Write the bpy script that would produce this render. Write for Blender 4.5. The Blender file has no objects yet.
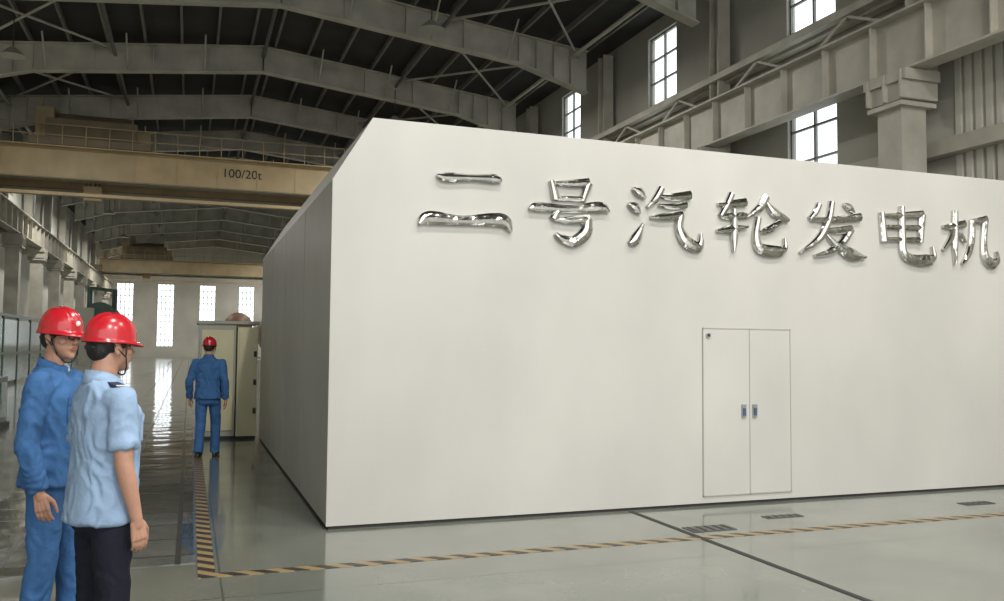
import bpy, bmesh, math, random
from mathutils import Vector, Matrix, noise
random.seed(3)
S=bpy.context.scene
# ---------------------------------------------------------------- materials
def new_mat(name,col,rough=0.6,metal=0.0,var=0.0,scale=3.0,bump=0.0,bscale=30.0,col2=None,coat=0.0,stretch=None,spec=0.5,sss=0.0):
    m=bpy.data.materials.new(name); m.use_nodes=True
    nt=m.node_tree; b=nt.nodes['Principled BSDF']
    b.inputs['Roughness'].default_value=rough; b.inputs['Metallic'].default_value=metal
    b.inputs['Specular IOR Level'].default_value=spec
    b.inputs['Coat Weight'].default_value=coat
    if sss>0:
        b.inputs['Subsurface Weight'].default_value=sss; b.inputs['Subsurface Radius'].default_value=(0.02,0.008,0.004); b.inputs['Subsurface Scale'].default_value=0.5
    b.inputs['Base Color'].default_value=(*col,1)
    tc=nt.nodes.new('ShaderNodeTexCoord'); src=tc.outputs['Object']
    if stretch:
        mp=nt.nodes.new('ShaderNodeMapping'); mp.inputs['Scale'].default_value=stretch
        nt.links.new(src,mp.inputs[0]); src=mp.outputs[0]
    n=nt.nodes.new('ShaderNodeTexNoise'); n.inputs['Scale'].default_value=scale; n.inputs['Detail'].default_value=5
    nt.links.new(src,n.inputs['Vector'])
    r=nt.nodes.new('ShaderNodeValToRGB'); r.color_ramp.elements[0].position=0.3; r.color_ramp.elements[1].position=0.7
    c2=col2 if col2 else tuple(min(1,c*(1+var)) for c in col)
    c1=tuple(c*(1-var) for c in col)
    r.color_ramp.elements[0].color=(*c1,1); r.color_ramp.elements[1].color=(*c2,1)
    nt.links.new(n.outputs[0],r.inputs[0]); nt.links.new(r.outputs[0],b.inputs['Base Color'])
    if bump>0:
        n2=nt.nodes.new('ShaderNodeTexNoise'); n2.inputs['Scale'].default_value=bscale; n2.inputs['Detail'].default_value=4
        nt.links.new(src,n2.inputs['Vector'])
        bp=nt.nodes.new('ShaderNodeBump'); bp.inputs['Strength'].default_value=bump; bp.inputs['Distance'].default_value=0.02
        nt.links.new(n2.outputs[0],bp.inputs['Height']); nt.links.new(bp.outputs[0],b.inputs['Normal'])
    return m
M={}
M['steel']=new_mat('painted_steel_grey',(0.44,0.42,0.355),0.55,0,0.18,1.2)
M['steel_d']=new_mat('painted_steel_dark',(0.13,0.125,0.11),0.6,0,0.2,1.2)
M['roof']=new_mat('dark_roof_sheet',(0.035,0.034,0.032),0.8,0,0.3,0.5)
M['purlin']=new_mat('purlin_steel',(0.18,0.17,0.145),0.6,0,0.2,1.0)
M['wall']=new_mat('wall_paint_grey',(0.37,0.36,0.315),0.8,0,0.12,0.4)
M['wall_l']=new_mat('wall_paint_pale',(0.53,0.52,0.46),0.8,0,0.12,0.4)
M['white']=new_mat('enclosure_white_paint',(0.475,0.468,0.435),0.42,0,0.08,0.8,0.04,3.0,stretch=(1,1,0.6))
M['seam']=new_mat('seam_grey',(0.34,0.34,0.32),0.6,0,0.05)
M['dark']=new_mat('dark_rubber',(0.03,0.03,0.03),0.7,0,0.1)
M['chrome']=new_mat('mirror_stainless',(0.60,0.59,0.56),0.07,1.0,0.03,5,0.45,7.0)
M['crane']=new_mat('crane_ochre_paint',(0.43,0.33,0.18),0.5,0,0.12,1.0)
M['crane_d']=new_mat('crane_brown',(0.22,0.17,0.10),0.55,0,0.15,1.0)
M['green']=new_mat('machine_green_paint',(0.03,0.065,0.05),0.3,0,0.3,1.0)
M['greenpane']=new_mat('green_tinted_panel',(0.07,0.13,0.10),0.10,0,0.4,0.6)
M['cream']=new_mat('cabinet_cream_paint',(0.56,0.53,0.34),0.45,0,0.06,2.0)
M['grey']=new_mat('cabinet_grey_paint',(0.34,0.34,0.29),0.45,0,0.06,2.0)
M['rust']=new_mat('brown_casing_paint',(0.16,0.085,0.05),0.5,0,0.3,3.0)
M['frame']=new_mat('window_frame_paint',(0.20,0.20,0.19),0.5,0,0.05)
M['alu']=new_mat('brushed_aluminium',(0.5,0.5,0.5),0.3,1.0,0.05)
M['blueplastic']=new_mat('blue_handle_plastic',(0.05,0.10,0.2),0.35,0,0.05)
M['black']=new_mat('black_paint',(0.012,0.012,0.012),0.5,0,0.1)
M['plate']=new_mat('floor_cover_plate',(0.10,0.10,0.09),0.35,0.6,0.3,6)
# people
M['skin']=new_mat('skin',(0.44,0.24,0.165),0.5,0,0.06,20,0.05,60,sss=0.1)
M['lip']=new_mat('lip',(0.38,0.14,0.11),0.45,0,0.05)
M['hair']=new_mat('black_hair',(0.012,0.010,0.009),0.55,0,0.2,40,0.3,120)
M['eye']=new_mat('eye_white',(0.6,0.58,0.55),0.2,0,0.02)
M['iris']=new_mat('iris_dark',(0.012,0.008,0.006),0.15,0,0.02)
M['blue']=new_mat('workwear_blue_cloth',(0.045,0.125,0.29),0.8,0,0.14,8,0.25,45,spec=0.2)
M['lblue']=new_mat('light_blue_shirt_cloth',(0.27,0.38,0.54),0.8,0,0.06,8,0.2,45,spec=0.2)
M['navy']=new_mat('dark_trouser_cloth',(0.012,0.013,0.022),0.8,0,0.15,8,0.2,45,spec=0.2)
M['inner']=new_mat('inner_shirt_cloth',(0.45,0.47,0.50),0.8,0,0.05)
M['shoe']=new_mat('black_leather',(0.015,0.014,0.013),0.35,0,0.1)
M['red']=new_mat('red_helmet_plastic',(0.45,0.012,0.020),0.25,0,0.04,4,coat=0.4)
M['strap']=new_mat('chin_strap',(0.02,0.02,0.022),0.6,0,0.1)
M['logo']=new_mat('white_logo',(0.75,0.75,0.75),0.4,0,0.02)
M['epaulette']=new_mat('epaulette_cloth',(0.02,0.03,0.07),0.7,0,0.1)
def glass():
    m=bpy.data.materials.new('window_glass'); m.use_nodes=True; nt=m.node_tree
    nt.nodes.remove(nt.nodes['Principled BSDF']); o=nt.nodes['Material Output']
    t=nt.nodes.new('ShaderNodeBsdfTransparent'); t.inputs[0].default_value=(0.93,0.96,0.97,1)
    g=nt.nodes.new('ShaderNodeBsdfGlossy'); g.inputs['Roughness'].default_value=0.05
    x=nt.nodes.new('ShaderNodeMixShader'); x.inputs[0].default_value=0.08
    nt.links.new(t.outputs[0],x.inputs[1]); nt.links.new(g.outputs[0],x.inputs[2]); nt.links.new(x.outputs[0],o.inputs[0])
    return m
M['glass']=glass()
def hazard():
    m=bpy.data.materials.new('hazard_tape_stripes'); m.use_nodes=True; nt=m.node_tree; b=nt.nodes['Principled BSDF']
    b.inputs['Roughness'].default_value=0.4
    tc=nt.nodes.new('ShaderNodeTexCoord'); w=nt.nodes.new('ShaderNodeTexWave'); w.wave_type='BANDS'; w.bands_direction='DIAGONAL'
    mp=nt.nodes.new('ShaderNodeMapping'); mp.inputs['Scale'].default_value=(1,1,0)
    w.inputs['Scale'].default_value=2.9
    nt.links.new(tc.outputs['Object'],mp.inputs[0]); nt.links.new(mp.outputs[0],w.inputs['Vector'])
    r=nt.nodes.new('ShaderNodeValToRGB'); r.color_ramp.interpolation='CONSTANT'
    r.color_ramp.elements[0].color=(0.03,0.026,0.02,1); r.color_ramp.elements[1].position=0.5; r.color_ramp.elements[1].color=(0.30,0.21,0.10,1)
    nt.links.new(w.outputs[0],r.inputs[0]); nt.links.new(r.outputs[0],b.inputs['Base Color'])
    return m
M['hazard']=hazard()
def floor_mat():
    m=bpy.data.materials.new('polished_concrete_floor'); m.use_nodes=True; nt=m.node_tree; b=nt.nodes['Principled BSDF']
    L=nt.links.new
    tc=nt.nodes.new('ShaderNodeTexCoord')
    n=nt.nodes.new('ShaderNodeTexNoise'); n.inputs['Scale'].default_value=0.55; n.inputs['Detail'].default_value=8; n.inputs['Roughness'].default_value=0.6
    L(tc.outputs['Object'],n.inputs['Vector'])
    r=nt.nodes.new('ShaderNodeValToRGB'); e=r.color_ramp.elements
    e[0].position=0.3; e[0].color=(0.105,0.122,0.102,1); e[1].position=0.7; e[1].color=(0.21,0.22,0.19,1)
    L(n.outputs[0],r.inputs[0])
    br=nt.nodes.new('ShaderNodeTexBrick'); br.offset=0; br.inputs['Scale'].default_value=1.0
    br.inputs['Brick Width'].default_value=4.0; br.inputs['Row Height'].default_value=3.0; br.inputs['Mortar Size'].default_value=0.008
    br.inputs['Color1'].default_value=(1,1,1,1); br.inputs['Color2'].default_value=(0.88,0.88,0.88,1); br.inputs['Mortar'].default_value=(0.5,0.5,0.48,1)
    mp=nt.nodes.new('ShaderNodeMapping'); mp.inputs['Location'].default_value=(0.95,1.9,0)
    L(tc.outputs['Object'],mp.inputs[0]); L(mp.outputs[0],br.inputs['Vector'])
    mx=nt.nodes.new('ShaderNodeMix'); mx.data_type='RGBA'; mx.blend_type='MULTIPLY'; mx.inputs[0].default_value=1
    L(r.outputs[0],mx.inputs[6]); L(br.outputs['Color'],mx.inputs[7]); L(mx.outputs[2],b.inputs['Base Color'])
    n2=nt.nodes.new('ShaderNodeTexNoise'); n2.inputs['Scale'].default_value=1.3; n2.inputs['Detail'].default_value=6
    L(tc.outputs['Object'],n2.inputs['Vector'])
    r2=nt.nodes.new('ShaderNodeMapRange'); r2.inputs[1].default_value=0.3; r2.inputs[2].default_value=0.7; r2.inputs[3].default_value=0.08; r2.inputs[4].default_value=0.26
    L(n2.outputs[0],r2.inputs[0]); L(r2.outputs[0],b.inputs['Roughness'])
    b.inputs['Coat Weight'].default_value=0.4; b.inputs['Coat Roughness'].default_value=0.08
    return m
M['floor']=floor_mat()
def tile_mat():
    m=bpy.data.materials.new('glossy_dark_tiles'); m.use_nodes=True; nt=m.node_tree; b=nt.nodes['Principled BSDF']
    L=nt.links.new; tc=nt.nodes.new('ShaderNodeTexCoord')
    br=nt.nodes.new('ShaderNodeTexBrick'); br.offset=0; br.inputs['Scale'].default_value=1.0
    br.inputs['Brick Width'].default_value=0.62; br.inputs['Row Height'].default_value=0.62; br.inputs['Mortar Size'].default_value=0.022
    br.inputs['Color1'].default_value=(0.06,0.068,0.062,1); br.inputs['Color2'].default_value=(0.15,0.16,0.15,1); br.inputs['Mortar'].default_value=(0.012,0.012,0.012,1)
    L(tc.outputs['Object'],br.inputs['Vector']); L(br.outputs['Color'],b.inputs['Base Color'])
    mr=nt.nodes.new('ShaderNodeMapRange'); mr.inputs[3].default_value=0.09; mr.inputs[4].default_value=0.5; L(br.outputs['Fac'],mr.inputs[0]); L(mr.outputs[0],b.inputs['Roughness'])
    b.inputs['Specular IOR Level'].default_value=0.9; b.inputs['Coat Weight'].default_value=0.6; b.inputs['Coat Roughness'].default_value=0.05
    n=nt.nodes.new('ShaderNodeTexNoise'); n.inputs['Scale'].default_value=1.9; n.inputs['Detail'].default_value=1; L(tc.outputs['Object'],n.inputs['Vector'])
    bp=nt.nodes.new('ShaderNodeBump'); bp.inputs['Strength'].default_value=0.32; bp.inputs['Distance'].default_value=0.03
    L(n.outputs[0],bp.inputs['Height']); L(bp.outputs[0],b.inputs['Normal']); L(bp.outputs[0],b.inputs['Coat Normal'])
    return m
M['tile']=tile_mat()

# ---------------------------------------------------------------- mesh builder
class MB:
    def __init__(s): s.v=[];s.f=[];s.m=[];s.mats=[];s.sm=[]; s.smooth=False
    def mi(s,k):
        if k not in s.mats: s.mats.append(k)
        return s.mats.index(k)
    def add(s,vs,fs,k):
        o=len(s.v); s.v+= [tuple(v) for v in vs]; i=s.mi(k)
        for f in fs: s.f.append(tuple(a+o for a in f)); s.m.append(i); s.sm.append(s.smooth)
    def box(s,x0,x1,y0,y1,z0,z1,k):
        vs=[(x,y,z) for x in (x0,x1) for y in (y0,y1) for z in (z0,z1)]
        s.add(vs,[(0,1,3,2),(4,6,7,5),(0,4,5,1),(2,3,7,6),(0,2,6,4),(1,5,7,3)],k)
    def beam(s,p0,p1,w,h,k,up=(0,0,1)):
        p0=Vector(p0);p1=Vector(p1);d=(p1-p0).normalized();u=Vector(up)
        sd=d.cross(u)
        if sd.length<1e-4: sd=d.cross(Vector((1,0,0)))
        sd.normalize(); u=sd.cross(d)
        vs=[]
        for p in (p0,p1):
            for a,b in ((-1,-1),(1,-1),(1,1),(-1,1)): vs.append(p+sd*a*w/2+u*b*h/2)
        s.add(vs,[(3,2,1,0),(4,5,6,7),(0,1,5,4),(1,2,6,5),(2,3,7,6),(3,0,4,7)],k)
    def cyl(s,p0,p1,r0,r1,k,n=16):
        p0=Vector(p0);p1=Vector(p1);d=(p1-p0).normalized()
        a=d.cross(Vector((0,0,1)))
        if a.length<1e-3:a=Vector((1,0,0))
        a.normalize();b=d.cross(a)
        vs=[];fs=[]
        for p,r in ((p0,r0),(p1,r1)):
            for i in range(n):
                t=2*math.pi*i/n; vs.append(p+(a*math.cos(t)+b*math.sin(t))*r)
        for i in range(n): fs.append((i,(i+1)%n,n+(i+1)%n,n+i))
        fs.append(tuple(range(n-1,-1,-1)));fs.append(tuple(range(n,2*n)))
        s.add(vs,fs,k)
    def ell(s,c,r,k,nu=16,nv=10,mat=None):
        vs=[];fs=[]
        c=Vector(c)
        def P(j,i):
            ph=math.pi*j/nv;t=2*math.pi*i/nu
            q=Vector((r[0]*math.sin(ph)*math.cos(t),r[1]*math.sin(ph)*math.sin(t),r[2]*math.cos(ph)))
            return c+(mat@q if mat else q)
        vs.append(P(0,0))
        for j in range(1,nv):
            for i in range(nu): vs.append(P(j,i))
        vs.append(P(nv,0))
        for i in range(nu): fs.append((0,1+i,1+(i+1)%nu))
        for j in range(nv-2):
            for i in range(nu): fs.append((1+j*nu+i,1+(j+1)*nu+i,1+(j+1)*nu+(i+1)%nu,1+j*nu+(i+1)%nu))
        e=len(vs)-1;o=1+(nv-2)*nu
        for i in range(nu): fs.append((o+i,e,o+(i+1)%nu))
        s.add(vs,fs,k)
    def cap(s,p0,p1,r0,r1,k,n=14):
        s.cyl(p0,p1,r0,r1,k,n); s.ell(p0,(r0,)*3,k,n,8); s.ell(p1,(r1,)*3,k,n,8)
    def rbox(s,c,h,ang,k):
        c=Vector(c); R=Matrix.Rotation(ang,3,'Z')
        vs=[c+R@Vector((x*h[0],y*h[1],z*h[2])) for x in (-1,1) for y in (-1,1) for z in (-1,1)]
        s.add(vs,[(0,1,3,2),(4,6,7,5),(0,4,5,1),(2,3,7,6),(0,2,6,4),(1,5,7,3)],k)
    def loft(s,rings,k,n=28,pw=2.4):
        vs=[];fs=[]
        for (cx,cy,z,rx,ry) in rings:
            for i in range(n):
                t=2*math.pi*i/n;c,q=math.cos(t),math.sin(t)
                vs.append((cx+rx*math.copysign(abs(c)**(2/pw),c),cy+ry*math.copysign(abs(q)**(2/pw),q),z))
        m=len(rings)
        for j in range(m-1):
            for i in range(n): fs.append((j*n+i,j*n+(i+1)%n,(j+1)*n+(i+1)%n,(j+1)*n+i))
        fs.append(tuple(range(n-1,-1,-1)));fs.append(tuple((m-1)*n+i for i in range(n)))
        s.add(vs,fs,k)
    def done(s,name,bevel=0,parent=None):
        me=bpy.data.meshes.new(name); me.from_pydata(s.v,[],s.f)
        for k in s.mats: me.materials.append(M[k])
        for p,i,q in zip(me.polygons,s.m,s.sm): p.material_index=i; p.use_smooth=q
        bm=bmesh.new(); bm.from_mesh(me)
        bmesh.ops.recalc_face_normals(bm,faces=bm.faces); bm.to_mesh(me); bm.free()
        o=bpy.data.objects.new(name,me); S.collection.objects.link(o)
        if bevel:
            b=o.modifiers.new('b','BEVEL'); b.width=bevel; b.segments=2; b.limit_method='ANGLE'
        if parent: o.parent=parent
        return o
def fuse(src,dst,k,voxel,smooth=2,wr=0.0,freq=(12,12,9),xf=None,keep=None):
    """voxel-merge the closed shapes in src into one continuous skin and append to dst"""
    o=src.done('tmp'); md=o.modifiers.new('r','REMESH'); md.mode='VOXEL'; md.voxel_size=voxel
    dg=bpy.context.evaluated_depsgraph_get(); dg.update(); ev=o.evaluated_get(dg); me=ev.to_mesh()
    bm=bmesh.new(); bm.from_mesh(me); ev.to_mesh_clear()
    me0=o.data; bpy.data.objects.remove(o); bpy.data.meshes.remove(me0)
    for _ in range(smooth): bmesh.ops.smooth_vert(bm,verts=bm.verts,factor=0.5,use_axis_x=True,use_axis_y=True,use_axis_z=True)
    bm.normal_update()
    if wr>0:
        off=[]
        for v in bm.verts:
            p=v.co; q=Vector((p.x*freq[0],p.y*freq[1],p.z*freq[2]))
            w=noise.noise(Vector((p.x*5,p.y*5,p.z*4)))
            a=1-abs(noise.noise(q+Vector((w*3,w*2,w*2))))*2.2
            off.append(v.normal*(a*wr))
        for v,d in zip(bm.verts,off): v.co+=d
    bm.verts.ensure_lookup_table()
    vs=[(xf@v.co if xf else v.co.copy()) for v in bm.verts]; fs=[[v.index for v in f.verts] for f in bm.faces]
    bm.free()
    t=dst.smooth; dst.smooth=True; dst.add(vs,fs,k); dst.smooth=t

XL,XR=-11.7,14.8; CL,CR=-10.7,13.8; YB,YF=-20.0,110.0
CY=[7.1+8*k for k in range(-3,13)]
XM=(CL+CR)/2
# ---------------------------------------------------------------- floor
b=MB(); b.box(XL-0.3,XR+0.3,YB,YF+0.3,-0.2,0,'floor'); b.done('floor')
b=MB(); b.box(-3.0,-1.12,-0.9,90,0.0,0.006,'tile'); b.done('tiled_walkway')
b=MB(); b.box(-1.1,11.8,-1.36,-1.25,0.0,0.004,'hazard'); b.box(-1.1,-0.98,-1.25,7.9,0.0,0.004,'hazard'); b.done('hazard_floor_tape')
b=MB(); b.box(3.03,3.08,-9.0,-0.05,0.0,0.005,'dark'); b.done('floor_joint_strip')
for (x,y,w,d) in ((4.38,-0.72,0.42,0.12),(3.35,-1.0,0.45,0.22),(6.9,-0.75,0.4,0.14)):
    b=MB(); b.box(x-w/2,x+w/2,y-d/2,y+d/2,0.0,0.006,'plate')
    for i in range(5): b.box(x-w/2+w*(i+.5)/5-0.01,x-w/2+w*(i+.5)/5+0.01,y-d/2+.02,y+d/2-.02,0.006,0.009,'dark')
    b.done('floor_drain_cover')
# ---------------------------------------------------------------- walls with window holes
def wall(name,axis,pos,th,a0,a1,z0,z1,holes,k):
    A=sorted(set([a0,a1]+[h[0] for h in holes]+[h[1] for h in holes]))
    Z=sorted(set([z0,z1]+[h[2] for h in holes]+[h[3] for h in holes]))
    b=MB()
    for j in range(len(Z)-1):
        run=None
        for i in range(len(A)-1):
            ca,cz=(A[i]+A[i+1])/2,(Z[j]+Z[j+1])/2
            hole=any(h[0]<ca<h[1] and h[2]<cz<h[3] for h in holes)
            if not hole:
                if run is None: run=A[i]
            if run is not None and (hole or i==len(A)-2):
                e=A[i] if hole else A[i+1]
                if axis=='x': b.box(pos,pos+th,run,e,Z[j],Z[j+1],k)
                else: b.box(run,e,pos,pos+th,Z[j],Z[j+1],k)
                run=None
    return b.done(name)
wn=[0]
def window(axis,pos,a0,a1,z0,z1,na,nz):
    wn[0]+=1; b=MB(); t=0.06
    def bx(u0,u1,w0,w1,k,d=0.08):
        if axis=='x': b.box(pos-d/2,pos+d/2,u0,u1,w0,w1,k)
        else: b.box(u0,u1,pos-d/2,pos+d/2,w0,w1,k)
    bx(a0,a0+t,z0,z1,'frame');bx(a1-t,a1,z0,z1,'frame');bx(a0,a1,z0,z0+t,'frame');bx(a0,a1,z1-t,z1,'frame')
    for i in range(1,na):
        c=a0+(a1-a0)*i/na; bx(c-.035,c+.035,z0,z1,'frame')
    for i in range(1,nz):
        c=z0+(z1-z0)*i/nz; bx(a0,a1,c-.03,c+.03,'frame')
    bx(a0+t,a1-t,z0+t,z1-t,'glass',0.01)
    b.done('window_%d'%wn[0])
hR=[]
for k in range(-3,12):
    c=7.1+8*k+4.2
    hR+= [(c-1,c+1,4.2,9.7),(c-1,c+1,10.7,13.3)]
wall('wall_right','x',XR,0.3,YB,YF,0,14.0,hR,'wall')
for h in hR: window('x',XR+0.15,h[0],h[1],h[2],h[3],2,6 if h[2]<5 else 3)
hL=[]
for k in range(4,12):
    c=7.1+8*k+4.0
    hL+= [(c-1,c+1,10.7,13.3)]
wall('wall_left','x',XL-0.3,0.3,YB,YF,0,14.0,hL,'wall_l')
for h in hL: window('x',XL-0.15,h[0],h[1],h[2],h[3],2,3)
hF=[]
for x in (-9.0,-4.2,0.85,5.7,10.5):
    hF+=[(x-1,x+1,1.4,9.4)]
for i in range(9):
    x=-9.9+i*2.9; hF+=[(x-0.8,x+0.8,11.2,12.2)]
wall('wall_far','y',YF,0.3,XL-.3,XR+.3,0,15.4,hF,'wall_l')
for h in hF: window('y',YF+0.15,h[0],h[1],h[2],h[3],4 if h[2]<5 else 2,10 if h[2]<5 else 1)
# ---------------------------------------------------------------- ceiling & steelwork
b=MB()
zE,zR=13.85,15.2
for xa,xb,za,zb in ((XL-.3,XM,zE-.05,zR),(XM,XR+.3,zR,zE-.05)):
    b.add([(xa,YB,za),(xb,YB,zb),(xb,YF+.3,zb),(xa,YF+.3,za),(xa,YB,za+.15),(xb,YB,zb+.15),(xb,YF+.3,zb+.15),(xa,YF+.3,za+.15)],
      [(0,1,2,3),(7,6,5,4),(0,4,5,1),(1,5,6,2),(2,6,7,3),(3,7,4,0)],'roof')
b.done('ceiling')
def zroof(x): 
    return zR-(zR-zE)*abs(x-XM)/(CR-XM)
b=MB()
n=9
for s in (-1,1):
    for i in range(n):
        x=XM+s*(0.5+i*(CR-XM-0.7)/(n-1)); z=zroof(x)-0.14
        b.beam((x,YB,z),(x,YF,z),0.1,0.22,'purlin')
b.done('roof_purlins')
def rafter(y):
    b=MB(); 
    for s in (-1,1):
        xe=XM+s*(CR-XM-0.25)
        xh=XM+s*(CR-XM-3.2)
        pts=[(XM,zR-0.3,1.15),(xh,zroof(xh)-0.3,1.15),(xe,zroof(xe)-0.3,1.7)]
        for (x0,z0,h0),(x1,z1,h1) in zip(pts[:-1],pts[1:]):
            b.beam((x0,y,z0-.02),(x1,y,z1-.02),0.42,0.05,'steel')
            b.beam((x0,y,z0-h0),(x1,y,z1-h1),0.42,0.05,'steel')
            b.add([(x0,y-.02,z0),(x1,y-.02,z1),(x1,y-.02,z1-h1),(x0,y-.02,z0-h0),(x0,y+.02,z0),(x1,y+.02,z1),(x1,y+.02,z1-h1),(x0,y+.02,z0-h0)],
              [(0,1,2,3),(7,6,5,4),(0,4,5,1),(3,2,6,7),(0,3,7,4),(1,5,6,2)],'steel')
            m=4
            for i in range(m):
                t=(i+.0)/m; x=x0+(x1-x0)*t; z=z0+(z1-z0)*t; h=h0+(h1-h0)*t
                b.box(x-.02,x+.02,y-.19,y+.19,z-h,z,'steel')
        for f in (0.2,0.45,0.7):
            x=XM+s*(CR-XM)*f; z=zroof(x)
            for sy in (-1,1): b.cyl((x,y,z-1.4),(x,y+sy*1.3,z-.25),0.035,0.035,'steel',6)
    b.done('roof_rafter')
for y in CY: rafter(y)
b=MB()
for x in (CL+1.0,XM-6,XM,XM+6,CR-1.0):
    b.cyl((x,YB,zroof(x)-.75),(x,YF,zroof(x)-.75),0.075,0.075,'steel_d' if abs(x-XM)<8 else 'steel',8)
for i in range(0,len(CY)-1):
    y0,y1=CY[i],CY[i+1]
    for x0,x1 in ((CR-0.6,CR-6.5),(CL+0.6,CL+6.5)):
        b.cyl((x0,y0,zroof(x0)-.6),(x1,y1,zroof(x1)-.6),0.05,0.05,'steel',6)
        b.cyl((x1,y0,zroof(x1)-.6),(x0,y1,zroof(x0)-.6),0.05,0.05,'steel',6)
b.done('roof_bracing')
def column(x,y,s):
    b=MB()
    b.box(x-.35,x+.35,y-.35,y+.35,0,7.2,'steel')
    b.box(x-.5,x+.5,y-.5,y+.5,7.05,7.15,'steel')
    b.box(x-.42,x+.42,y-.48,y+.48,7.2,7.6,'steel'); b.box(x-.5,x+.5,y-.62,y+.62,7.6,7.84,'steel')
    for i in (-1,0,1): b.box(x-.53,x+.53,y+i*.485-.03,y+i*.485+.03,7.21,7.83,'steel')
    xo=x+s*0.62
    b.box(xo-.22,xo+.22,y-.25,y-.2,7.85,13.5,'steel');b.box(xo-.22,xo+.22,y+.2,y+.25,7.85,13.5,'steel');b.box(xo-.03,xo+.03,y-.2,y+.2,7.85,13.5,'steel')
    b.done('steel_column')
for y in CY:
    column(CL,y,-1); column(CR,y,1)
def runway(x,s,name):
    b=MB(); z0,z1=7.86,9.2; y1=YF-.05
    b.box(x-.25,x+.25,YB,y1,z0,z0+.05,'steel'); b.box(x-.3,x+.3,YB,y1,z1-.05,z1,'steel'); b.box(x-.02,x+.02,YB,y1,z0+.05,z1-.05,'steel')
    y=YB+.5
    while y<y1-.1: b.box(x-.22,x+.22,y-.015,y+.015,z0+.05,z1-.05,'steel'); y+=1.6
    b.box(x-.04,x+.04,YB,y1,z1,z1+.12,'steel_d')
    b.done(name)
runway(CR-0.1,1,'crane_runway_girder'); runway(CL+0.1,-1,'crane_runway_girder')
b=MB()
xw=XR-0.22
for z in (6.2,10.2):
    b.beam((xw,YB,z),(xw,YF-.05,z),0.3,0.35,'steel')
for i in range(len(CY)-1):
    y0,y1=CY[i]+.3,CY[i+1]-.3
    for k in range(4):
        a=y0+(y1-y0)*k/4; c=y0+(y1-y0)*(k+1)/4
        zz=(9.25,10.1) if k%2==0 else (10.1,9.25)
        b.beam((CR+.45,a,zz[0]),(CR+.45,c,zz[1]),0.07,0.07,'steel')
b.beam((CR+.45,YB,10.2),(CR+.45,YF-.05,10.2),0.25,0.2,'steel')
b.done('wall_bracing')
b=MB(); y=-16.0; 
while y<6.5:
    b.box(XR-.06,XR,y,y+.14,3.0,9.0,'wall_l'); y+=.26
b.done('corrugated_wall_cladding')
# ---------------------------------------------------------------- overhead cranes
def crane(y,detail=True):
    b=MB(); z0,z1=9.45,10.9
    x0,x1=CL+.1,CR-.1
    for yy in (y,y+3.2):
        b.box(x0,x1,yy-.3,yy+.3,z0,z1-.1,'crane'); b.box(x0,x1,yy-.42,yy+.42,z1-.1,z1,'crane'); b.box(x0,x1,yy-.38,yy+.38,z0-.04,z0+.02,'crane_d')
        xx=x0+1
        while xx<x1: b.box(xx-.02,xx+.02,yy-.33,yy+.33,z0,z1,'crane'); xx+=1.9
    for xx in (x0,x1):
        b.box(xx-.3,xx+.3,y-1.2,y+4.4,z0-.02,z0+.7,'crane_d')
    for i in range(24):
        xx=x0+.5+i*(x1-x0-1)/23; b.cyl((xx,y-.7,z1),(xx,y-.7,z1+1.0),.025,.025,'crane',6)
    b.beam((x0,y-.7,z1+1.0),(x1,y-.7,z1+1.0),.04,.04,'crane'); b.beam((x0,y-.7,z1+.5),(x1,y-.7,z1+.5),.04,.04,'crane')
    b.box(x0,x1,y-.85,y-.3,z1-.05,z1,'crane')
    b.box(x0+1,x1-1,y-.9,y-.5,z0-.9,z0-.75,'crane')
    b.box(-8.5,-3.2,y-.5,y+3.6,z1+.1,z1+.45,'crane_d'); b.box(-7.9,-3.9,y+.1,y+3.0,z1+.45,z1+1.5,'crane_d')
    b.cyl((-7.5,y+1.5,z1+1.5),(-4.2,y+1.5,z1+1.5),.55,.55,'crane_d',16)
    b.box(-8.4,-7.6,y+.5,y+2,z1+.45,z1+2.1,'crane'); b.box(-3.9,-3.3,y+.5,y+2,z1+.45,z1+1.2,'crane')
    for i in range(4): b.cyl((-6.2+i*.2,y+1.5,z1-1.5),(-6.2+i*.2,y+1.5,z1+.2),.025,.025,'black',6)
    b.box(-6.3,-5.5,y+1.2,y+1.8,z1-2.2,z1-1.5,'crane')
    o=b.done('overhead_crane'); return o
cr=crane(37.3)
tx=bpy.data.curves.new('capacity_label','FONT'); tx.body='100/20t'; tx.size=0.62; tx.extrude=0.005; tx.materials.append(M['black'])
to=bpy.data.objects.new('capacity_label',tx); to.location=(0.1,36.98,10.05); to.rotation_euler=(math.pi/2,0,0); S.collection.objects.link(to); to.parent=cr
crane(94)
# ---------------------------------------------------------------- enclosure
EX,EY=12.0,8.0; ZC,ZT,CX=3.19,3.79,0.36
b=MB()
pr=[(0,0.03),(0,ZC),(CX,ZT),(EX-CX,ZT),(EX,ZC),(EX,0.03)]
vs=[(x,0,z) for x,z in pr]+[(x,EY,z) for x,z in pr]
b.add(vs,[(5,4,3,2,1,0),(6,7,8,9,10,11)]+[(i,i+1,i+7,i+6) for i in range(5)]+[(5,0,6,11)],'white')
b.box(0.02,EX-.02,0.02,EY-.02,0,0.04,'dark')
b.box(-0.004,0.0,0.0,0.04,0.03,ZC,'white')
for y in (2.0,4.0,6.0): b.box(-0.003,0,y-.006,y+.006,0.05,ZC-.02,'seam')
enc=b.done('generator_enclosure')
b=MB()
x0,x1,z0,z1=3.93,5.06,0.10,1.88; t=.010
b.box(x0,x1,-.008,0,z0,z1,'white')
for a in (x0,4.52-t/2,x1-t): b.box(a,a+t,-.012,-.006,z0,z1,'seam')
for a in (z0,z1-t): b.box(x0,x1,-.012,-.006,a,a+t,'seam')
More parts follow.
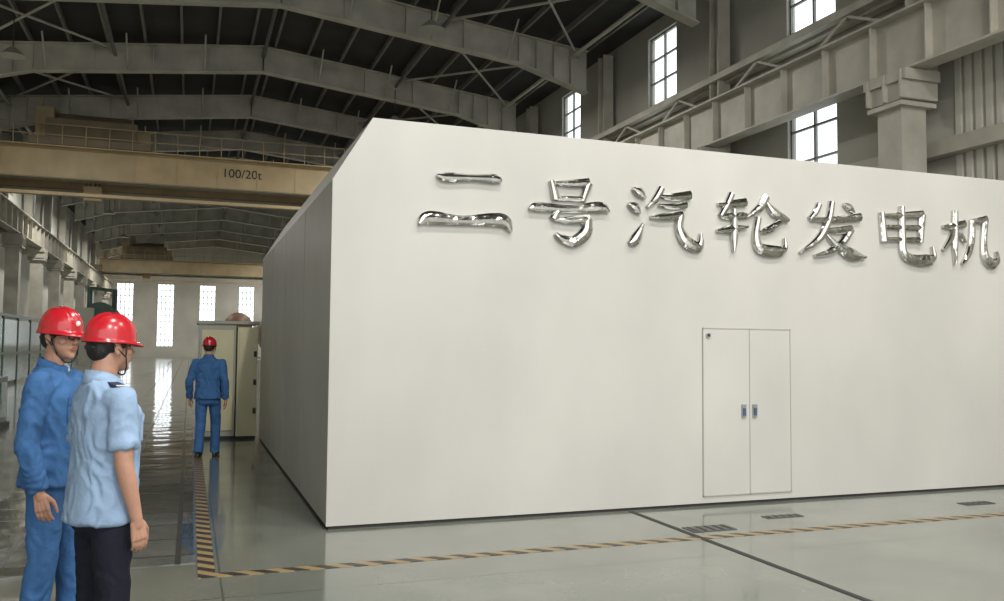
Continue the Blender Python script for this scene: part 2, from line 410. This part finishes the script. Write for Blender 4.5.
for xx in (4.44,4.58):
    b.box(xx-.028,xx+.028,-.022,-.008,.92,1.06,'alu'); b.box(xx-.014,xx+.014,-.034,-.022,.94,1.02,'blueplastic')
b.cyl((4.0,-.02,1.80),(4.0,-.008,1.80),.03,.03,'alu',16); b.cyl((4.0,-.024,1.80),(4.0,-.02,1.80),.018,.018,'dark',16)
b.done('door_1')
# ---- lettering
def catmull(P,n=8):
    if len(P)==2: 
        return [tuple(P[0][k]+(P[1][k]-P[0][k])*i/n for k in range(3)) for i in range(n+1)]
    out=[]
    Q=[tuple(2*P[0][k]-P[1][k] for k in range(3))]+list(P)+[tuple(2*P[-1][k]-P[-2][k] for k in range(3))]
    for i in range(1,len(Q)-2):
        for j in range(n):
            t=j/n; out.append(tuple(0.5*((2*Q[i][k])+(-Q[i-1][k]+Q[i+1][k])*t+(2*Q[i-1][k]-5*Q[i][k]+4*Q[i+1][k]-Q[i+2][k])*t*t+(-Q[i-1][k]+3*Q[i][k]-3*Q[i+1][k]+Q[i+2][k])*t**3) for k in range(3)))
    out.append(tuple(P[-1])); return out
def stroke(b,P,ox,oz,sx,sz,D):
    C=[(ox+p[0]*sx,oz+p[1]*sz,p[2]*1.3) for p in catmull(P)]
    vs=[];n=len(C)
    for i,(x,z,w) in enumerate(C):
        a=C[max(0,i-1)];c=C[min(n-1,i+1)]
        dx,dz=c[0]-a[0],c[1]-a[1];l=math.hypot(dx,dz) or 1;nx,nz=-dz/l,dx/l
        w=max(w,.006)
        for off,dep in ((-1,0),(-1,-D*.75),(-.6,-D-w*.12),(0.0,-D-w*.28),(.6,-D-w*.12),(1,-D*.75),(1,0)):
            vs.append((x+nx*w*off,dep,z+nz*w*off))
    m=7;fs=[]
    for i in range(n-1):
        for j in range(m-1): fs.append((i*m+j,i*m+j+1,(i+1)*m+j+1,(i+1)*m+j))
    fs.append(tuple(range(m)));fs.append(tuple((n-1)*m+j for j in range(m-1,-1,-1)))
    b.add(vs,fs,'chrome')
W=.036;T=.012;K=.050
CH=[
 [[(.18,.92,T),(.28,.90,W),(.55,.92,.026),(.82,.93,W),(.88,.88,T)],[(0,.16,T),(.1,.26,K),(.45,.25,.036),(.78,.29,.05),(.93,.27,.05),(1.0,.12,T)]],
 [[(.27,.98,.02),(.33,.68,W)],[(.27,.94,T),(.5,.95,.03),(.74,.99,W)],[(.74,.98,W),(.66,.68,.025)],[(.32,.70,.02),(.68,.72,.022)],
  [(0,.50,T),(.1,.54,W),(.5,.54,.03),(.88,.60,.045),(1,.54,T)],[(.36,.52,.02),(.30,.36,W)],[(.3,.35,T),(.5,.36,.03),(.74,.40,W)],[(.73,.40,W),(.70,.18,.05),(.55,.02,.045),(.40,.06,.03),(.32,.14,T)]],
 [[(.06,.96,T),(.15,.90,.04),(.23,.80,T)],[(0,.70,T),(.09,.64,.04),(.16,.54,T)],[(.02,.04,.02),(.10,.12,.045),(.2,.38,T)],
  [(.46,1.0,.03),(.38,.82,.03),(.26,.66,T)],[(.4,.86,T),(.6,.86,.03),(.86,.92,W)],[(.42,.71,T),(.6,.70,.025),(.8,.75,.03)],
  [(.3,.50,T),(.5,.52,.03),(.74,.58,W)],[(.72,.57,W),(.70,.34,.04),(.80,.12,.05),(.95,.04,.045),(1.0,.12,.03),(1.0,.28,T)]],
 [[(.02,.80,T),(.2,.82,.03),(.42,.87,W)],[(.22,1,.03),(.15,.80,.03),(.06,.60,.025)],[(.06,.60,.02),(.2,.60,.03),(.42,.64,.03)],[(0,.34,T),(.2,.38,W),(.44,.44,T)],[(.25,.74,.02),(.25,.3,W),(.24,0,T)],
  [(.72,1,.035),(.62,.8,.035),(.42,.6,T)],[(.70,.92,T),(.82,.74,.04),(1,.62,.03),(1.04,.62,T)],[(.92,.56,.03),(.75,.42,.03),(.58,.36,T)],[(.6,.62,.03),(.56,.3,.035),(.62,.08,.05),(.85,.04,.05),(.98,.1,.03),(.98,.28,T)]],
 [[(.30,.94,.03),(.24,.78,.03),(.16,.66,.025)],[(.16,.66,.02),(.5,.67,.03),(.95,.76,W)],[(.50,1,.03),(.44,.65,.035),(.28,.3,.035),(.0,.04,T)],
  [(.38,.48,T),(.55,.48,.03),(.80,.53,W)],[(.80,.52,W),(.64,.24,.04),(.44,.08,.03),(.22,.0,T)],[(.40,.40,T),(.58,.20,.035),(.80,.06,.055),(1.02,.02,T)],[(.68,.98,T),(.77,.92,.035),(.84,.83,T)]],
 [[(.10,.88,.03),(.14,.34,.035)],[(.1,.83,T),(.4,.84,.03),(.84,.90,W)],[(.83,.89,.04),(.78,.36,.03)],[(.14,.61,.02),(.8,.64,.025)],[(.15,.38,.02),(.78,.41,.025)],
  [(.46,1.02,.03),(.46,.5,.038),(.48,.16,.04),(.62,.04,.045),(.88,.03,.055),(1.02,.10,.035),(1.0,.30,T)]],
 [[(0,.70,T),(.15,.71,.03),(.42,.78,W)],[(.24,1.02,.03),(.23,.5,.038),(.22,.0,T)],[(.22,.68,.025),(.14,.45,.03),(0,.24,T)],[(.25,.62,T),(.34,.54,.03),(.42,.42,T)],
  [(.56,.86,.03),(.55,.5,.035),(.48,.2,.03),(.36,.0,T)],[(.55,.85,.02),(.68,.86,.03),(.84,.90,W)],[(.82,.90,.035),(.78,.5,.035),(.80,.18,.045),(.92,.04,.05),(1.03,.10,.035),(1.02,.28,T)]],
]
OX=[.81,1.93,3.03,4.10,5.19,6.27,7.28]; WX=[.93,.88,.87,.90,.90,.84,.84]
b=MB()
for st,ox,wx in zip(CH,OX,WX):
    for s in st: stroke(b,s,ox,2.71,wx,.63,.045)
sg=b.done('stainless_steel_lettering')
# ---------------------------------------------------------------- control cabinet
b=MB()
b.box(-1.04,-.42,8.1,9.0,0.05,2.02,'grey'); b.box(-1.0,-.46,8.07,8.1,.15,1.92,'cream')
b.box(-.40,-.05,8.04,9.0,0.05,1.97,'cream'); b.box(-.37,-.08,8.01,8.04,.12,1.90,'cream')
b.box(-1.02,-.06,8.12,8.95,0,.05,'dark'); b.box(-1.08,-.03,8.06,9.05,2.02,2.08,'grey')
for z in (.5,1.0,1.5): b.box(-.12,-.07,7.97,8.01,z-.05,z+.05,'dark')
b.done('control_cabinet',bevel=.008)
# ---------------------------------------------------------------- operator console at left
b=MB()
b.box(-5.9,-4.55,9.2,11.8,0,.1,'dark'); b.box(-5.85,-4.6,9.25,11.75,.1,1.0,'green')
b.box(-5.85,-5.0,9.3,11.7,1.0,1.75,'green'); b.box(-5.0,-4.97,9.4,11.6,1.08,1.68,'greenpane')
b.box(-5.75,-5.1,9.27,9.3,1.08,1.68,'greenpane'); b.box(-5.9,-4.95,9.25,11.75,1.75,1.8,'frame')
for y in (9.4,10.2,11.0): b.box(-4.6,-4.58,y,y+.6,.2,.9,'greenpane')
b.box(-5.7,-4.75,9.22,9.25,.2,.9,'greenpane')
b.done('operator_console',bevel=.01)
# ---------------------------------------------------------------- turbine further back
b=MB(); b.smooth=False
b.box(-.6,5,20,30,0,1.2,'grey'); b.smooth=True; b.ell((2.6,25,2.1),(1.5,4.0,1.1),'rust',24,14); b.ell((.35,23,2.30),(.48,.48,.48),'rust',20,12); b.cyl((.35,23,1.1),(.35,23,2.25),.46,.46,'grey',20)
b.done('steam_turbine')
b=MB()
b.box(-9.6,-6.6,66,72,0,2.6,'green'); b.cyl((-7.9,66,3.7),(-7.9,72,3.7),1.1,1.1,'green',24)
for y in (66.5,68,69.5,71): b.cyl((-7.9,y-.1,3.7),(-7.9,y+.1,3.7),1.25,1.25,'green',24)
b.cyl((-6.9,67,2.6),(-6.9,67,6.0),.2,.2,'green',12); b.cyl((-8.9,69,2.6),(-8.9,69,6.3),.2,.2,'green',12)
b.beam((-8.9,69,6.2),(-6.9,67,5.9),.25,.25,'green'); b.box(-9.4,-8.2,64,65.6,0,4.4,'grey')
b.done('green_generator_unit')
b=MB()
for i in range(10):
    y=24+i*3.0; b.box(-8.05,-7.95,y-.05,y+.05,0,2.8,'green')
    b.box(-8.02,-7.98,y,y+3.0,.15,2.6,'greenpane')
b.box(-8.06,-7.94,24,54,2.7,2.82,'green'); b.box(-8.06,-7.94,24,54,1.2,1.3,'frame')
b.done('green_partition_screen')

# ---------------------------------------------------------------- people
def helmet(dst,xf):
    nu,nv=64,18; rows=[]
    c=Vector((0,-.008,.036))
    def brim(t):
        f=max(0,math.sin(t)); return .008+.030*f**3
    vs=[];fs=[]
    vs.append(c+Vector((0,0,.124+.006)))
    for j in range(1,nv+1):
        ph=math.pi/2*j/nv
        for i in range(nu):
            t=2*math.pi*i/nu
            x=.101*math.sin(ph)**.85*math.cos(t); y=.121*math.sin(ph)**.85*math.sin(t); z=.124*math.cos(ph)
            r=1.0
            if z>.03:
                k=min(1,(z-.03)/.03)
                r+=k*(.055*math.exp(-(x/.010)**2)+.035*math.exp(-((abs(x)-.038)/.007)**2))
            vs.append(c+Vector((x*r,y*r,z*r)))
    def ring(ex,dz):
        for i in range(nu):
            t=2*math.pi*i/nu; e=brim(t)*ex
            vs.append(c+Vector(((.101+e*.8)*math.cos(t),(.121+e)*math.sin(t),dz-.30*max(0,e-.01))))
    ring(.6,-.006); ring(1,-.012); ring(1,-.018); ring(.0,-.014)
    tot=nv+4
    for i in range(nu): fs.append((0,1+i,1+(i+1)%nu))
    for j in range(tot-1):
        for i in range(nu): fs.append((1+j*nu+i,1+(j+1)*nu+i,1+(j+1)*nu+(i+1)%nu,1+j*nu+(i+1)%nu))
    fs.append(tuple(1+(tot-1)*nu+i for i in range(nu)))
    dst.smooth=True; dst.add([xf@v for v in vs],fs,'red')
    m=MB(); m.ell((0,.108,.080),(.015,.008,.015),'logo',16,8); 
    dst.add([xf@Vector(v) for v in m.v],m.f,'logo')
    m=MB()
    for s in (-1,1):
        P=[(s*.088,.03,.03),(s*.083,.035,-.03),(s*.066,.05,-.085),(s*.03,.062,-.122),(0,.064,-.128)]
        for a,b_ in zip(P[:-1],P[1:]): m.cap(a,b_,.0038,.0038,'strap',8)
        m.cap((s*.088,-.05,.03),(s*.083,.03,-.04),.0035,.0035,'strap',8)
    dst.add([xf@Vector(v) for v in m.v],m.f,'strap')
    m=MB(); m.ell((0,-.10,-.005),(.05,.016,.018),'strap',16,8); dst.add([xf@Vector(v) for v in m.v],m.f,'strap')
def head(dst,xf,glasses=False):
    h=MB()
    h.ell((0,-.012,.04),(.077,.096,.088),'skin',24,16); h.ell((0,.022,-.03),(.064,.070,.078),'skin',24,16)
    h.ell((0,.045,-.078),(.040,.040,.035),'skin',20,12); h.ell((0,.074,-.098),(.018,.014,.014),'skin')
    for s in (-1,1):
        h.ell((s*.040,.055,-.022),(.024,.026,.022),'skin'); h.ell((s*.030,.083,.026),(.022,.010,.007),'skin')
        h.ell((s*.080,-.004,-.008),(.008,.018,.030),'skin'); h.ell((s*.084,-.010,.006),(.007,.016,.016),'skin')
        h.ell((s*.011,.100,-.030),(.008,.009,.007),'skin')
    h.cap((0,.088,.016),(0,.108,-.024),.0075,.0115,'skin',12)
    h.ell((0,.084,-.058),(.025,.013,.016),'skin')
    h.cyl((0,-.018,-.03),(0,-.040,-.19),.055,.062,'skin',24)
    fuse(h,dst,'skin',.0042,2,xf=xf)
    m=MB()
    m.ell((0,.0945,-.053),(.023,.006,.0045),'lip'); m.ell((0,.0935,-.062),(.019,.006,.005),'lip')
    dst.smooth=True; dst.add([xf@Vector(v) for v in m.v],m.f,'lip')
    m=MB()
    for s in (-1,1): m.ell((s*.031,.0825,.006),(.0135,.008,.0062),'eye')
    dst.add([xf@Vector(v) for v in m.v],m.f,'eye')
    m=MB()
    for s in (-1,1):
        m.ell((s*.031,.0885,.006),(.0055,.003,.0055),'iris')
    dst.add([xf@Vector(v) for v in m.v],m.f,'iris')
    m=MB()
    for s in (-1,1):
        m.cap((s*.016,.0935,.026),(s*.032,.0925,.031),.0035,.0035,'hair',8); m.cap((s*.032,.0925,.031),(s*.048,.080,.027),.0035,.0025,'hair',8)
        m.cap((s*.018,.089,.0115),(s*.031,.0895,.0140),.0016,.0018,'hair',6); m.cap((s*.031,.0895,.0140),(s*.044,.084,.010),.0018,.0014,'hair',6)
    dst.add([xf@Vector(v) for v in m.v],m.f,'hair')
    m=MB(); m.ell((0,-.022,.038),(.081,.093,.086),'hair',24,16); m.ell((0,-.060,-.008),(.066,.050,.060),'hair',20,12)
    for s in (-1,1): m.ell((s*.073,.026,.020),(.007,.012,.028),'hair')
    fuse(m,dst,'hair',.005,1,.0015,(90,90,40),xf)
    if glasses:
        m=MB()
        for s in (-1,1):
            n=14; P=[(s*.031+.022*math.cos(2*math.pi*i/n),.104,.004+.016*math.sin(2*math.pi*i/n)) for i in range(n)]
            for i in range(n): m.cyl(P[i],P[(i+1)%n],.0022,.0022,'iris',6)
            m.cyl((s*.053,.103,.008),(s*.080,.005,.012),.0022,.0022,'iris',6)
        m.cyl((-.010,.104,.008),(.010,.104,.008),.0022,.0022,'iris',6)
        dst.add([xf@Vector(v) for v in m.v],m.f,'iris')
def hand(h,W,d,t,n,curl=1.0):
    """palm, four unequal curled fingers and a side thumb. d=finger dir, t=thumb side, n=palm normal"""
    W=Vector(W);d=Vector(d).normalized();t=(Vector(t)-d*Vector(t).dot(d)).normalized();n0=d.cross(t)
    n=n0 if n0.dot(Vector(n))>0 else -n0
    for off,r in ((.027,.0135),(.010,.0145),(-.010,.0140),(-.027,.0125)):
        h.cap(W+d*.012+t*off*.65,W+d*.082+t*off,.0150,r*.92,'skin',12)
    for off,L,R in ((.029,.070,.0088),(.0098,.079,.0090),(-.0098,.073,.0086),(-.0285,.057,.0078)):
        p=W+d*.084+t*off; a=.22*curl
        for k,(fr,da) in enumerate(((.45,.0),(.30,.42*curl),(.25,.35*curl))):
            a+=da; q=p+(d*math.cos(a)+n*math.sin(a)+t*off*.6).normalized()*L*fr
            h.cap(p,q,R*(1-.07*k),R*(.94-.08*k),'skin',10); p=q
    p=W+d*.022+t*.026+n*.004; q=p+(d*.70+t*.50+n*.40).normalized()*.042; r=q+(d*.9+t*.10+n*.35).normalized()*.033; e=r+(d*.95+n*.2).normalized()*.026
    h.cap(p,q,.0150,.0112,'skin',10); h.cap(q,r,.0110,.0098,'skin',10); h.cap(r,e,.0096,.0080,'skin',10)
def person(name,loc,rot,sc,top,bottom,short,arms,legs,head_yaw=0,head_pitch=0,glasses=False,hem=.86,curl=1.0):
    D=MB(); D.smooth=True
    t=MB()
    t.loft([(0,-.005,1.0,.140,.098),(0,-.008,.94,.155,.108),(0,-.010,.87,.164,.114),(0,-.01,.80,.160,.108),(0,0,.765,.12,.08)],bottom)
    for s,(hp,kn,an) in zip((-1,1),legs):
        hp,kn,an=Vector(hp),Vector(kn),Vector(an)
        t.cap(hp+Vector((0,0,-.03)),hp.lerp(kn,.45),.086,.084,bottom,20); t.cap(hp.lerp(kn,.45),kn,.084,.072,bottom,20)
        t.cap(kn,kn.lerp(an,.4),.072,.068,bottom,20); t.cyl(kn.lerp(an,.4),an+Vector((0,0,-.035)),.068,.066,bottom,20)
    fuse(t,D,bottom,.011,3,.006,(13,13,7))
    for s,(hp,kn,an) in zip((-1,1),legs):
        an=Vector(an); q=MB()
        q.ell(an+Vector((0,.015,-.04)),(.042,.06,.048),'shoe'); q.ell(an+Vector((s*.008,.105,-.058)),(.047,.088,.036),'shoe'); q.ell(an+Vector((0,-.03,-.055)),(.036,.045,.04),'shoe')
        q.loft([(an.x+s*.004,an.y+.055,an.z-.090,.044,.135),(an.x+s*.004,an.y+.055,an.z-.070,.046,.138)],'shoe')
        fuse(q,D,'shoe',.006,1)
    g=MB()
    g.loft([(0,-.010,hem-.01,.194,.146),(0,-.010,hem+.05,.188,.140),(0,-.004,1.02,.178,.130),(0,0,1.12,.176,.126),(0,.002,1.24,.188,.130),(0,.0,1.33,.194,.128),(0,-.012,1.40,.175,.106),(0,-.022,1.45,.118,.086),(0,-.028,1.485,.070,.068)],top,32)
    for s,(sh,el,wr) in zip((-1,1),arms):
        sh,el,wr=Vector(sh),Vector(el),Vector(wr)
        g.ell(sh+Vector((-s*.03,-.005,-.004)),(.080,.068,.062),top)
        if short:
            m=sh.lerp(el,.76); g.cap(sh,sh.lerp(el,.4),.062,.058,top,20); g.cyl(sh.lerp(el,.3),m,.058,.063,top,20)
        else:
            g.cap(sh,el,.064,.053,top,20); g.cap(el,el.lerp(wr,.5),.053,.049,top,20); g.cyl(el.lerp(wr,.4),wr+(el-wr).normalized()*.01,.050,.042,top,20)
            g.cyl(wr+(el-wr).normalized()*.065,wr+(el-wr).normalized()*.004,.045,.043,top,20)
    fuse(g,D,top,.009,3,.010,(15,15,10))
    c=MB(); n=28; vs=[];fs=[]
    for (z,r,ry,dz) in ((1.468,.078,.074,0),(1.515,.068,.066,.012),(1.520,.074,.072,.012),(1.472,.090,.086,0),(1.466,.084,.080,0)):
        for i in range(n+1):
            a=math.pi/2+.35+(2*math.pi-.7)*i/n; bk=(1-math.sin(a))/2
            vs.append((r*math.cos(a),-.026+ry*math.sin(a)+(1-bk)*.012,z-.045*(1-bk)**2+dz*bk))
    for j in range(4):
        for i in range(n): fs.append((j*(n+1)+i,j*(n+1)+i+1,(j+1)*(n+1)+i+1,(j+1)*(n+1)+i))
    c.add(vs,fs,top); D.add(c.v,c.f,top)
    q=MB()
    if not short: q.ell((0,.030,1.455),(.035,.03,.05),'inner'); 
    if q.v: D.add(q.v,q.f,'inner')
    q=MB()
    for z in (1.36,1.27,1.18,1.09,1.0): q.ell((0,.132,z),(.006,.004,.006),'logo',8,6)
    D.add(q.v,q.f,'logo')
    D.smooth=False
    q=MB()
    for s in (-1,1):
        q.rbox((s*.090,.115,1.255),(.045,.010,.055),-s*.22,top); q.rbox((s*.090,.117,1.305),(.047,.012,.018),-s*.22,top)
    D.add(q.v,q.f,top)
    if short:
        q=MB()
        for s in (-1,1):
            q.beam((s*.085,-.018,1.470),(s*.205,-.008,1.446),.052,.016,'epaulette')
        D.add(q.v,q.f,'epaulette'); q=MB()
        for s in (-1,1): q.beam((s*.175,-.010,1.4625),(s*.185,-.010,1.4605),.054,.004,'logo')
        D.add(q.v,q.f,'logo')
    D.smooth=True
    for s,(sh,el,wr) in zip((-1,1),arms):
        sh,el,wr=Vector(sh),Vector(el),Vector(wr); a=MB(); dr=(wr-el).normalized()
        if short:
            a.cap(sh.lerp(el,.55),el,.045,.040,'skin',18); a.cap(el,el.lerp(wr,.3),.040,.040,'skin',18); a.cap(el.lerp(wr,.3),wr,.040,.026,'skin',18)
        else: a.cap(el.lerp(wr,.75),wr,.032,.027,'skin',16)
        dd=(dr+Vector((0,0,-.6))).normalized()
        a.cap(wr,wr+dd*.03,.026,.022,'skin',14)
        hand(a,wr+dd*.008,dd,(0,1,0),(-s,0,0),curl)
        fuse(a,D,'skin',.0038,1)
    hx=Matrix.Translation((0,.0,1.50))@Matrix.Rotation(head_yaw,4,'Z')@Matrix.Rotation(head_pitch,4,'X')@Matrix.Translation((0,.012,.135))
    head(D,hx,glasses); helmet(D,hx@Matrix.Rotation(-.06,4,'X'))
    o=D.done(name); o.location=loc; o.rotation_euler=(0,0,rot); o.scale=(sc,)*3
    return o
stand=[((-.092,0,.90),(-.100,.012,.49),(-.105,-.02,.09)),((.092,0,.90),(.100,.012,.49),(.105,-.02,.09))]
stand2=[((-.092,0,.90),(-.105,.05,.49),(-.12,.06,.09)),((.092,0,.90),(.100,-.005,.49),(.105,-.06,.09))]
arms_rel=[((-.185,-.010,1.395),(-.235,-.035,1.105),(-.230,.055,.86)),((.185,-.010,1.395),(.238,-.045,1.105),(.235,.030,.86))]
arms_f=[((-.185,-.010,1.395),(-.235,-.025,1.105),(-.225,.085,.865)),((.185,-.010,1.395),(.222,-.01,1.105),(.226,.055,.855))]
person('worker_in_blue_workwear',(-1.87,-2.63,0),math.radians(-106),1.03,'blue','blue',False,arms_rel,stand2,head_yaw=math.radians(-24),glasses=True,hem=.88)
person('worker_in_light_blue_shirt',(-1.56,-3.42,0),math.radians(-62),1.0,'lblue','navy',True,arms_f,stand,head_yaw=math.radians(2),hem=.84)
walk=[((-.092,0,.90),(-.095,-.02,.49),(-.085,-.19,.115)),((.092,0,.90),(.095,.13,.505),(.085,.17,.09))]
arms_w=[((-.185,-.010,1.395),(-.265,-.05,1.12),(-.285,.08,.88)),((.185,-.010,1.395),(.25,-.07,1.115),(.26,-.03,.86))]
person('walking_worker_in_blue_workwear',(-.92,5.62,0),math.radians(-12),.99,'blue','blue',False,arms_w,walk,hem=.88)

# ---------------------------------------------------------------- lights
w=bpy.data.worlds.new('sky'); S.world=w; w.use_nodes=True
w.node_tree.nodes['Background'].inputs[0].default_value=(0.98,0.98,0.97,1); w.node_tree.nodes['Background'].inputs[1].default_value=2.3
def fill_lamp(x,y,e,s=.5):  # fill light added to brighten the hall, hung as a high-bay fixture
    b=MB(); z=12.0
    b.cyl((0,0,.05),(0,0,.35),s*.56,.12,'grey',20); b.cyl((0,0,.35),(0,0,1.6),.02,.02,'dark',6)
    o=b.done('added_high_bay_fill'); o.location=(x,y,z)
    l=bpy.data.lights.new('fill_light','AREA'); l.shape='DISK'; l.size=s; l.energy=e; l.color=(1,.97,.91)
    lo=bpy.data.objects.new('fill_light',l); S.collection.objects.link(lo); lo.parent=o; lo.location=(0,0,0)
fill_lamp(1.5,-13,1200); fill_lamp(7.5,-13,900); fill_lamp(1.5,-5,700); fill_lamp(8,-5,700)  # added fill behind and above the camera, lights the enclosure front
fill_lamp(6,19,1000,.8)
for y in (31,55,71,87,103): fill_lamp(7.5,y,750,.8); fill_lamp(-7.5,y-4,750,.8)  # added fill along the hall, lifts the far end
# ---------------------------------------------------------------- camera
cd=bpy.data.cameras.new('camera'); cam=bpy.data.objects.new('camera',cd); S.collection.objects.link(cam)
cd.sensor_width=36; cd.lens=861/1004*36; cd.clip_end=500
cam.matrix_world=Matrix.Translation((-1.20,-7.90,1.65))@Matrix.Rotation(-math.radians(19.9),4,'Z')@Matrix.Rotation(math.radians(90+3.13),4,'X')@Matrix.Rotation(math.radians(0.49),4,'Z')
S.camera=cam
S.view_settings.view_transform='Standard'
